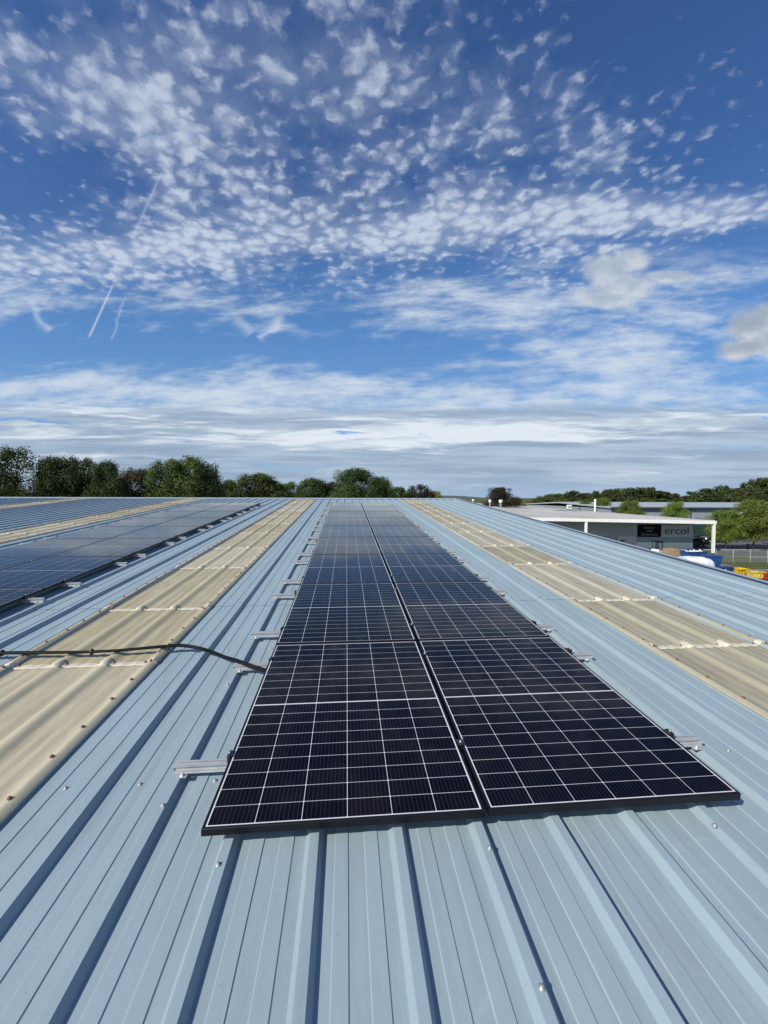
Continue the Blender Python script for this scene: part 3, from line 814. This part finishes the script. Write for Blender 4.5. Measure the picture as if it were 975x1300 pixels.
LM = {'dark': leaf_mat('dark_foliage', (.046, .068, .019), (.066, .090, .024)),
      'mid': leaf_mat('mid_green_foliage', (.068, .100, .024), (.092, .122, .030)),
      'light': leaf_mat('light_green_foliage', (.125, .175, .028), (.165, .21, .042)),
      'red': leaf_mat('copper_foliage', (.040, .036, .024), (.058, .045, .028)),
      'brown': leaf_mat('olive_brown_foliage', (.072, .07, .024), (.09, .078, .028)),
      'yellow': leaf_mat('yellowing_foliage', (.20, .16, .03), (.17, .15, .035))}
M['bark'] = mat('bark', (.075, .06, .045), .9, c2=(.045, .037, .03), scale=5)
def crown_mesh(seed, nl, nq, leaf, kind, flatb=.25, gap=.0):
    """crown of radius ~1 (x, y) and height 0..2, leaf-sized faces through lobes of very different size"""
    rnd = random.Random(seed); lobes = []
    for i in range(nl):
        u = rnd.random(); a = rnd.uniform(0, 2*math.pi)
        zz = flatb+(2-flatb)*rnd.random()**.85
        env = math.sqrt(max(.02, 1-((zz-.86)/1.16)**2))
        rr = env*(rnd.random()**.55)*.84
        rad = rnd.uniform(.16, .40)*(1.0 if zz < 1.45 else .75)
        lobes.append((Vector((rr*math.cos(a), rr*math.sin(a), min(zz, 2.02-rad*rnd.uniform(.5, 1.0)))), rad))
    mb = MB(); tot = sum(r**2 for _, r in lobes)
    for c, r in lobes:
        n_ = int(nq*r*r/tot)
        drop = rnd.random()*gap
        for i in range(n_):
            if rnd.random() < drop: continue
            d = Vector((rnd.gauss(0, 1), rnd.gauss(0, 1), rnd.gauss(.15, 1))).normalized()
            p = c+d*r*(rnd.random()**.4)*rnd.uniform(.75, 1.12)*Vector((1, 1, .85)).length/1.65
            nrm = (d*1.0+Vector((rnd.gauss(0, .55), rnd.gauss(0, .55), rnd.gauss(.35, .55)))).normalized()
            a = nrm.orthogonal().normalized(); a = (Matrix.Rotation(rnd.uniform(0, 6.28), 3, nrm) @ a); b = nrm.cross(a)
            s = leaf*rnd.uniform(.5, 1.35)
            q = [p+a*s*.6, p+b*s*.34+nrm*s*.1, p-a*s*.5, p-b*s*.34+nrm*s*.1]
            mb.face(q)
    return mb.mesh('crown', LM[kind])
def trunk_mesh(seed):
    rnd = random.Random(seed); mb = MB()
    mb.tube([(0, 0, -.05), (.01, 0, .4), (-.01, .01, .8), (.02, 0, 1.5), (0, .02, 2.2)], [.060, .048, .040, .028, .008], 8)
    for i in range(9):
        z = rnd.uniform(.6, 1.6); a = rnd.uniform(0, 6.28); l = rnd.uniform(.45, .8)
        mb.tube([(0, 0, z), (math.cos(a)*l*.5, math.sin(a)*l*.5, z+.22), (math.cos(a)*l, math.sin(a)*l, z+.55)], [.022, .013, .004], 6)
    return mb.mesh('trunk', M['bark'])
TR = [trunk_mesh(i) for i in range(3)]
CR = {}
def crown(kind, size, v):
    k = (kind, size, v)
    if k not in CR:
        nl, nq, lf, gp = {'big': (90, 36000, .046, .15), 'open': (66, 19000, .045, .5), 'med': (60, 12000, .072, .1), 'far': (44, 5000, .12, .05)}[size]
        CR[k] = crown_mesh(hash((len(kind)*7+v*13+len(size)*3)) % 9999, nl, nq, lf, kind, .2, gp)
    return CR[k]
def tree(label, cat, lat, dep, w, h, kind, size, v=0, clear=.25, group=None, name='tree'):
    """w = crown width, h = total height, clear = share of the height that is bare trunk"""
    t_ = thing(name, label, cat, W(lat, dep), (0, 0, random.uniform(0, 6.28)), group)
    c = link('crown', crown(kind, size, v), t_, (0, 0, h*clear*.85)); hc = h*(1-clear*.85)/2
    c.scale = (w/2, w/2, hc)
    tk = link('trunk', TR[(v+len(label)) % 3], t_); tk.scale = (w*.32, w*.32, h/2.6)
    return t_
def at(px, dep): return (px-487.5)/531.4*dep       # metres to the side for a bearing read off the site grid
def top(py, dep): return 8.0+(632.0-py)/531.4*dep
G1 = 'trees behind the warehouse ridge'
LT = [  # px centre, dep, px width, py top, kind, size, variant, label
    (-28, 62, 74, 577, 'mid', 'open', 0, 'tall loose crowned tree at the far left end behind the ridge, sky showing through'),
    (22, 64, 72, 574, 'mid', 'open', 1, 'tall olive green tree with gaps in its crown, second from the left end'),
    (72, 66, 46, 585, 'dark', 'big', 0, 'dark green tree just right of the tall gappy one'),
    (104, 68, 48, 586, 'dark', 'big', 1, 'dark green tree with a double peaked crown in the left clump'),
    (134, 67, 42, 591, 'dark', 'big', 2, 'dark rounded tree ending the left clump, beside a dip of sky'),
    (176, 76, 54, 597, 'brown', 'big', 0, 'brownish green tree left of the broad lit tree'),
    (214, 74, 52, 588, 'mid', 'big', 0, 'left half of the broad mid green domed clump, paler than its neighbours'),
    (243, 75, 60, 585, 'mid', 'big', 1, 'broad bright domed tree, the tallest of the second clump'),
    (268, 78, 34, 592, 'dark', 'open', 0, 'darker thin crowned tree at the right edge of the second clump'),
    (292, 92, 30, 613, 'mid', 'big', 2, 'low green tree in the dip between the two left clumps'),
    (324, 92, 56, 604, 'mid', 'big', 0, 'wide green tree over the left array end'),
    (347, 95, 34, 613, 'dark', 'big', 1, 'small dark tree right of the wide green one'),
    (370, 97, 36, 615, 'mid', 'big', 1, 'low mid green tree beside the round topped one'),
    (398, 95, 42, 610, 'dark', 'big', 0, 'round topped dark green tree over the left rooflight'),
    (421, 98, 26, 614, 'red', 'big', 0, 'reddish brown tree left of the tallest dark tree'),
    (452, 90, 54, 598, 'dark', 'big', 2, 'tall dense dark tree directly above the central array'),
    (482, 92, 34, 608, 'dark', 'big', 1, 'dark pointed tree on the right shoulder of the tall dense one'),
    (508, 118, 34, 620, 'dark', 'med', 0, 'low dull green tree right of the tall dense one'),
    (531, 118, 36, 617, 'red', 'med', 1, 'low copper tinged tree left of the yellow one'),
    (553, 120, 22, 625, 'yellow', 'med', 0, 'small yellowing round tree at the right end of the row'),
]
for px, dep, w, py, kind, size, v, lab in LT:
    tree(lab, 'tree', at(px, dep), dep, w/531.4*dep*1.38, top(py, dep)*1.02, kind, size, v, .16, G1)
# scrub that closes the gap under those crowns
def shrub(label, lat, dep, w, h, kind, v, group):
    t_ = thing('shrub', label, 'shrub', W(lat, dep), (0, 0, v*1.3), group)
    c = link('foliage', crown(kind, 'med', v), t_, (0, 0, -.2)); c.scale = (w/2, w/2, h/2)
    s = MB(); 
    for i in range(4): s.tube([(0, 0, 0), (math.cos(i*1.6)*.3*w/2, math.sin(i*1.6)*.3*w/2, h*.6)], [.05, .02], 5)
    s.build('stem', M['bark'], t_)
for i in range(18):
    px = -40+i*33
    dep = 70+i*1.6+(i % 3)*2
    if px > 500: dep += 25
    shrub(f'dark shrub under the ridge trees, {ORD[i]} from the left end', at(px, dep), dep, 48/531.4*dep, top(622, dep)*.98 if px < 500 else top(628, dep), 'dark', i % 3, 'shrubs under the ridge trees')
tree('broad copper brown tree standing alone behind the factory roof vents', 'tree', at(636, 150), 150, 47/531.4*150*1.1, top(619, 150), 'red', 'big', 0, .1)
# trees on the right
tree('light green roadside tree with spreading low crown, left of the pair by the road', 'tree', at(923, 66), 66, 6.0, 6.3, 'light', 'big', 0, .2, 'roadside trees')
tree('taller light green roadside tree cut by the right edge of the view', 'tree', at(958, 65), 65, 7.8, 7.7, 'light', 'big', 1, .2, 'roadside trees')
tree('leafy roadside tree farthest right along the road', 'tree', at(995, 70), 70, 7, 7.2, 'light', 'open', 0, .2, 'roadside trees')
G2 = 'young trees behind the factory'
for px, dep, w, py, lab in ((766, 108, 26, 632, 'young light green tree beside the white flue pipe'), (801, 92, 34, 634, 'young light green tree right of the flue, in front of the far grey warehouse'),
                            (858, 88, 34, 635, 'young light green tree above the dark sign board'), (744, 118, 28, 636, 'small green tree left of the white flue pipe'),
                            (712, 140, 34, 633, 'olive green tree behind the factory roof edge, near the white box')):
    tree(lab, 'tree', at(px, dep), dep, w/531.4*dep*1.05, top(py, dep), 'light' if 'light' in lab else 'mid', 'big', int(px) % 3, .15, G2)
for i in range(7):
    px = 655+i*16; dep = 175-i*6
    shrub(f'green hedge bush behind the factory roof, {ORD[i]} from the left', at(px, dep), dep, 24/531.4*dep, top(636.5-(i % 3), dep), 'light' if i % 2 else 'mid', i % 3, 'hedge bushes behind the factory')
for i in range(6):
    shrub(f'roadside hedge bush at the back of the car park, {ORD[i]} from the factory', 61.5+i*5.2, 95+(i % 2), 6.0, 2.6+.5*(i % 3), 'mid', i % 3, 'hedge bushes by the car park')
# the wood on the rise at the right
prof = [(690, 635), (700, 628), (712, 627), (727, 624), (745, 626), (760, 624), (775, 622), (790, 620), (806, 619), (822, 619), (838, 623), (852, 627), (868, 629), (884, 624), (900, 620), (917, 617), (934, 619), (950, 611), (966, 607), (985, 606), (1005, 608), (1030, 610), (1055, 612)]
for i, (px, py) in enumerate(prof):
    dep = 235+((i*37) % 5)*9
    tree(f'dark woodland tree behind the far grey warehouse, {ORD[i] if i < 20 else ["twenty-first", "twenty-second", "twenty-third"][i-20]} from the wood\'s left end', 'tree', at(px, dep), dep, (34+(i*5) % 3*6)/531.4*dep, top(py, dep)*1.02,
         ['dark', 'mid', 'dark', 'brown', 'dark'][(i*3) % 5], 'far', i % 4, .0, 'trees of the far wood')
for i in range(16):
    px = 685+i*22; dep = 215+(i % 3)*5
    tree(f'lower woodland edge tree in front of the far wood, {ORD[i]} from the left', 'tree', at(px, dep), dep, 36/531.4*dep, top(632-max(0, (i-9))*1.2, dep), ['mid', 'dark', 'brown'][i % 3], 'far', (i+1) % 4, .03, 'trees of the far wood edge')

# a bird
bd = MB(); bd.tube([(0, -.2, 0), (0, -.08, .01), (0, .1, .01), (0, .2, -.01)], [.015, .05, .045, .012], 8)
for s in (-1, 1):
    bd.quadstrip([[(s*.03, -.07, .02), (s*.03, .08, .02)], [(s*.22, -.02, .13), (s*.2, .1, .13)], [(s*.45, .06, .08), (s*.42, .1, .08)]], False)
bd.quadstrip([[(-.02, .15, 0), (.02, .15, 0)], [(-.06, .3, 0), (.06, .3, 0)]], False)
tag(bd.build('bird', mat('dark_feathers', (.02, .02, .02), .7), None, W(60.7, 120, 54.8), (0, 0, .8)), 'tiny dark bird flying high over the factory', 'bird')

# ------------------------------------------------------------------ camera
cam_d = bpy.data.cameras.new('camera'); cam = bpy.data.objects.new('camera', cam_d); col.objects.link(cam)
Rm = [[0.99604, -0.08885931, 0.00293756], [0.0001172, 0.03435285, 0.99940976], [0.08890778, 0.99545161, -0.03422722]]
right, up, fwd = [Vector(r_) for r_ in Rm]
mw = Matrix((( right.x, up.x, -fwd.x, CAM.x), (right.y, up.y, -fwd.y, CAM.y), (right.z, up.z, -fwd.z, CAM.z), (0, 0, 0, 1)))
cam.matrix_world = mw
cam_d.sensor_fit = 'HORIZONTAL'; cam_d.sensor_width = 36; cam_d.lens = 531.4/975*36
cam_d.clip_start = .05; cam_d.clip_end = 12000
scene.camera = cam

# ------------------------------------------------------------------ sun and sky
sd = Vector((-.95, -.748, .951)).normalized()          # towards the sun
el = math.asin(sd.z); az = math.atan2(sd.x, sd.y)
sun_d = bpy.data.lights.new('sun', 'SUN'); sun_d.energy = 5.0; sun_d.angle = R(.53); sun_d.color = (1, .95, .87)
sun = bpy.data.objects.new('sun', sun_d); col.objects.link(sun)
sun.rotation_euler = sd.to_track_quat('Z', 'Y').to_euler(); sun.location = (-40, -30, 60)

wd = bpy.data.worlds.new('World'); scene.world = wd; wd.use_nodes = True
nt = wd.node_tree; nt.nodes.clear()
outn = nt.nodes.new('ShaderNodeOutputWorld'); bg = nt.nodes.new('ShaderNodeBackground'); nt.links.new(bg.outputs[0], outn.inputs[0])
STR = .10
bg.inputs['Strength'].default_value = STR
sky = nt.nodes.new('ShaderNodeTexSky'); sky.sky_type = 'NISHITA'; sky.sun_disc = False
sky.sun_elevation = el; sky.sun_rotation = az % (2*math.pi)
sky.air_density = 1.0; sky.dust_density = .6; sky.ozone_density = 3.0; sky.altitude = 100
hs = nt.nodes.new('ShaderNodeHueSaturation'); hs.inputs['Saturation'].default_value = 1.22; hs.inputs['Value'].default_value = 1.2; hs.inputs['Hue'].default_value = .510
nt.links.new(sky.outputs[0], hs.inputs['Color'])
tc = nt.nodes.new('ShaderNodeTexCoord')
dx, dy, dz = sep(nt, tc.outputs['Generated'])
r_ = dx*math.cos(PSI)-dy*math.sin(PSI)
f_ = (dx*math.sin(PSI)+dy*math.cos(PSI)).abs()
cp, sp_ = math.cos(.0342), math.sin(.0342)
depv = (f_*cp-dz*sp_).max(.08)
U = r_/depv; V = (f_*sp_+dz*cp)/depv                  # bearings on the sky, in units where 531.4 is one
def ux(px): return (px-487.5)/531.4
def vy(py): return (650-py)/531.4
def gauss(cx, cy, rx, ry, q=1.0):
    a = (U-ux(cx))*(531.4/rx); b = (V-vy(cy))*(531.4/ry)
    return (a*a+b*b).pow(q)._m('MULTIPLY', -1.0).exp()
zz = dz.max(.0)+.10
plane = combine(nt, r_/zz, f_/zz, 0.0)
w1 = noise(nt, plane, 5.0, 3, .5)
w2 = noise(nt, combine(nt, r_/zz, f_/zz, 4.4), 5.0, 3, .5)
w3 = noise(nt, plane, 26.0, 5, .62); w4 = noise(nt, combine(nt, r_/zz, f_/zz, 9.1), 26.0, 5, .62)
px_ = r_/zz+(w1-.5)*.08+(w3-.5)*.060; py_ = f_/zz+(w2-.5)*.07+(w4-.5)*.060
pl2 = combine(nt, px_*.92+py_*.25, py_*1.05-px_*.12, 2.3)
n1 = noise(nt, pl2, 30, 5, .64)
n2 = noise(nt, plane, 2.2, 3, .55)
n3 = noise(nt, pl2, 8.5, 4, .6)
vo = nt.nodes.new('ShaderNodeTexVoronoi'); vo.feature = 'SMOOTH_F1'; vo.voronoi_dimensions = '2D'
vo.inputs['Scale'].default_value = 23; vo.inputs['Smoothness'].default_value = .45; vo.inputs['Randomness'].default_value = .95
nt.links.new(pl2, vo.inputs['Vector']); vd = X(nt, vo.outputs['Distance'])
bandV = V-(vy(340)+(U-ux(0))*.080)+(n3-.5)*.06
band = ((bandV*(531.4/24))*(bandV*(531.4/24)))._m('MULTIPLY', -1.0).exp()
b2 = V-(vy(300)+(U-ux(0))*.05)+(n2-.5)*.08
band2 = ((b2*(531.4/45))*(b2*(531.4/45)))._m('MULTIPLY', -1.0).exp()
bias = gauss(260, 120, 430, 170)*.34 + band*.55 + band2*.16 + gauss(130, 130, 150, 90)*.16 + gauss(690, 255, 220, 45)*.22 + gauss(640, 120, 260, 120)*.12 - gauss(40, 225, 130, 48)*.35 - gauss(900, 200, 150, 100)*.28 - gauss(960, 10, 300, 70)*.30 - gauss(480, 20, 300, 40)*.06 - gauss(560, 235, 120, 30)*.18
alt = (0.56-vd)*1.25+(n1-.5)*1.0+(n2-.5)*1.9+(n3-.5)*2.0+bias
altd = alt.sstep(.27, 1.36)*V.sstep(vy(400), vy(345))
veil = (n2*.5+n3*.5+bias*.5).sstep(.48, .86)*.34*V.sstep(vy(440), vy(350))
# cirrus in streaks
cw = noise(nt, combine(nt, U*1.1+V*.6, V*3.0, 5.1), 1.6, 2, .5)
c1 = noise(nt, combine(nt, U*2.6+V*2.0, V*13-U*1.0+(cw-.5)*1.1, 1.7), 1.5, 7, .64)
c2 = noise(nt, combine(nt, U*7+V*4.0, V*22-U*3.0, 7.7), 1.6, 5, .62)
cb = gauss(760, 445, 180, 48)*.20 + gauss(330, 478, 420, 26)*.08 + gauss(60, 382, 160, 16)*.14 + gauss(330, 400, 100, 22)*.08 + gauss(560, 385, 300, 36)*.09 + gauss(880, 345, 150, 45)*.10 + gauss(480, 508, 700, 20)*.15 + gauss(130, 495, 260, 20)*.10 - gauss(120, 445, 200, 18)*.10 - gauss(500, 445, 220, 20)*.12 - gauss(300, 500, 240, 14)*.0
cird = (c1*.66+c2*.34+cb).sstep(.50, .80)*.86*V.sstep(vy(290), vy(370))*V.sstep(vy(590), vy(520))
# layered low cloud
lw = noise(nt, combine(nt, U*1.6, V*7, 8.8), 1.6, 3, .55)
l1 = noise(nt, combine(nt, U*1.5+(lw-.5)*.4, V*23+(lw-.5)*1.3+U*.25, 3.3), 1.25, 6, .62)
l2 = noise(nt, combine(nt, U*3.4+(lw-.5)*.5, V*38+(lw-.5)*1.6, 6.6), 1.15, 6, .62)
lowd = (l1+V.sstep(vy(480), vy(560))*.26+gauss(300, 532, 130, 14)*.12+gauss(760, 520, 220, 22)*.12).sstep(.59, .655)*V.sstep(vy(500), vy(530))*.93
low_w = (l2+gauss(560, 548, 200, 18)*.20+gauss(850, 545, 150, 16)*.06+gauss(120, 520, 160, 8)*.15-V.sstep(vy(545), vy(600))*.06).sstep(.50, .72)
low_g = noise(nt, combine(nt, U*2.0, V*30, 9.3), 1.3, 4, .6)
# two small cumulus
def cumulus(blobs, seed):
    v_ = combine(nt, U, V, seed)
    wa = noise(nt, v_, 8.0, 5, .6); wb = noise(nt, combine(nt, U, V, seed+5), 8.0, 5, .6)
    Uw, Vw = U+(wa-.5)*.085, V+(wb-.5)*.060
    q = noise(nt, v_, 17.0, 6, .6)
    def mass(du, dv):
        body = None
        for cx, cy, rx, ry in blobs:
            a = (Uw-ux(cx)+du)*(531.4/rx); b = (Vw-vy(cy)+dv)*(531.4/ry)
            g = (a*a+b*b)._m('MULTIPLY', -1.0).exp()
            body = g if body is None else body.max(g)
        return body
    here, sunward = mass(0, 0), mass(-.012, .016)
    return (here+(q-.5)*.62).sstep(.16, .74), ((here-sunward)*-.55+(q-.5)*1.1+(wa-.5)*.9+.52).sstep(.15, .95)
cu1, sh1 = cumulus([(770, 340, 36, 21), (796, 330, 26, 17), (772, 378, 42, 15), (803, 366, 30, 19), (782, 358, 34, 24), (850, 352, 34, 8)], .4)
cu2, sh2 = cumulus([(950, 412, 30, 20), (975, 400, 34, 18), (945, 440, 32, 14), (985, 430, 40, 24), (1010, 415, 44, 26)], 2.2)
def trail(x0, y0, x1, y1, w, s, wob=0.0):
    ax_, ay_, bx_, by_ = ux(x0), vy(y0), ux(x1), vy(y1)
    L = math.hypot(bx_-ax_, by_-ay_); tx, ty = (bx_-ax_)/L, (by_-ay_)/L
    du, dv = U-ax_, V-ay_
    t_ = (du*tx+dv*ty)/L; dd = (du*(-ty)+dv*tx)+((c1-.5)*wob if wob else 0.0)
    g = (dd*dd*(-(531.4/w)**2)).exp()
    return g*t_.sstep(-.02, .06)*t_.sstep(.7, 1.05, 1, 0)*s
trails = trail(112, 430, 146, 355, 1.5, .50).max(trail(143, 434, 160, 372, 1.7, .24, .05)).max(trail(166, 306, 207, 212, 1.8, .22)).max(trail(328, 432, 362, 398, 5.5, .42, .08)).max(trail(60, 424, 36, 380, 5, .34, .10)).max(trail(318, 425, 298, 400, 7, .30, .1))
K = 1.0/STR
def cc(r, g, b): return (r*K, g*K, b*K)
c = mixc(nt, V.sstep(vy(250), vy(470))*.55, hs.outputs[0], cc(.115, .31, .66))
# air near the horizon: paler
c = mixc(nt, V.sstep(vy(400), vy(620))*.35, c, cc(.38, .55, .76))
c = mixc(nt, veil, c, cc(.50, .58, .72))
c = mixc(nt, altd*(V.sstep(vy(300), vy(60))*-.16+.84), c, cc(.60, .68, .81))
c = mixc(nt, cird, c, cc(.66, .74, .83))
c = mixc(nt, trails, c, cc(.74, .80, .88))
lowc = mixc(nt, low_w, mixc(nt, low_g.sstep(.35, .65), cc(.30, .40, .53), cc(.47, .57, .69)), cc(.80, .86, .92))
c = mixc(nt, lowd, c, lowc)
c = mixc(nt, V.sstep(vy(596), vy(630))*.75, c, cc(.36, .50, .68))
c = mixc(nt, cu1*.80, c, mixc(nt, sh1, cc(.42, .50, .60), cc(.74, .77, .79)))
c = mixc(nt, cu2*.88, c, mixc(nt, sh2, cc(.36, .42, .49), cc(.70, .71, .71)))
nt.links.new(c, bg.inputs['Color'])

vs = scene.view_settings
vs.view_transform = 'Standard'; vs.look = 'None'; vs.gamma = 1; vs.exposure = 0; vs.use_curve_mapping = False
scene.render.engine = 'CYCLES'
scene.cycles.use_denoising = True
scene.cycles.max_bounces = 6
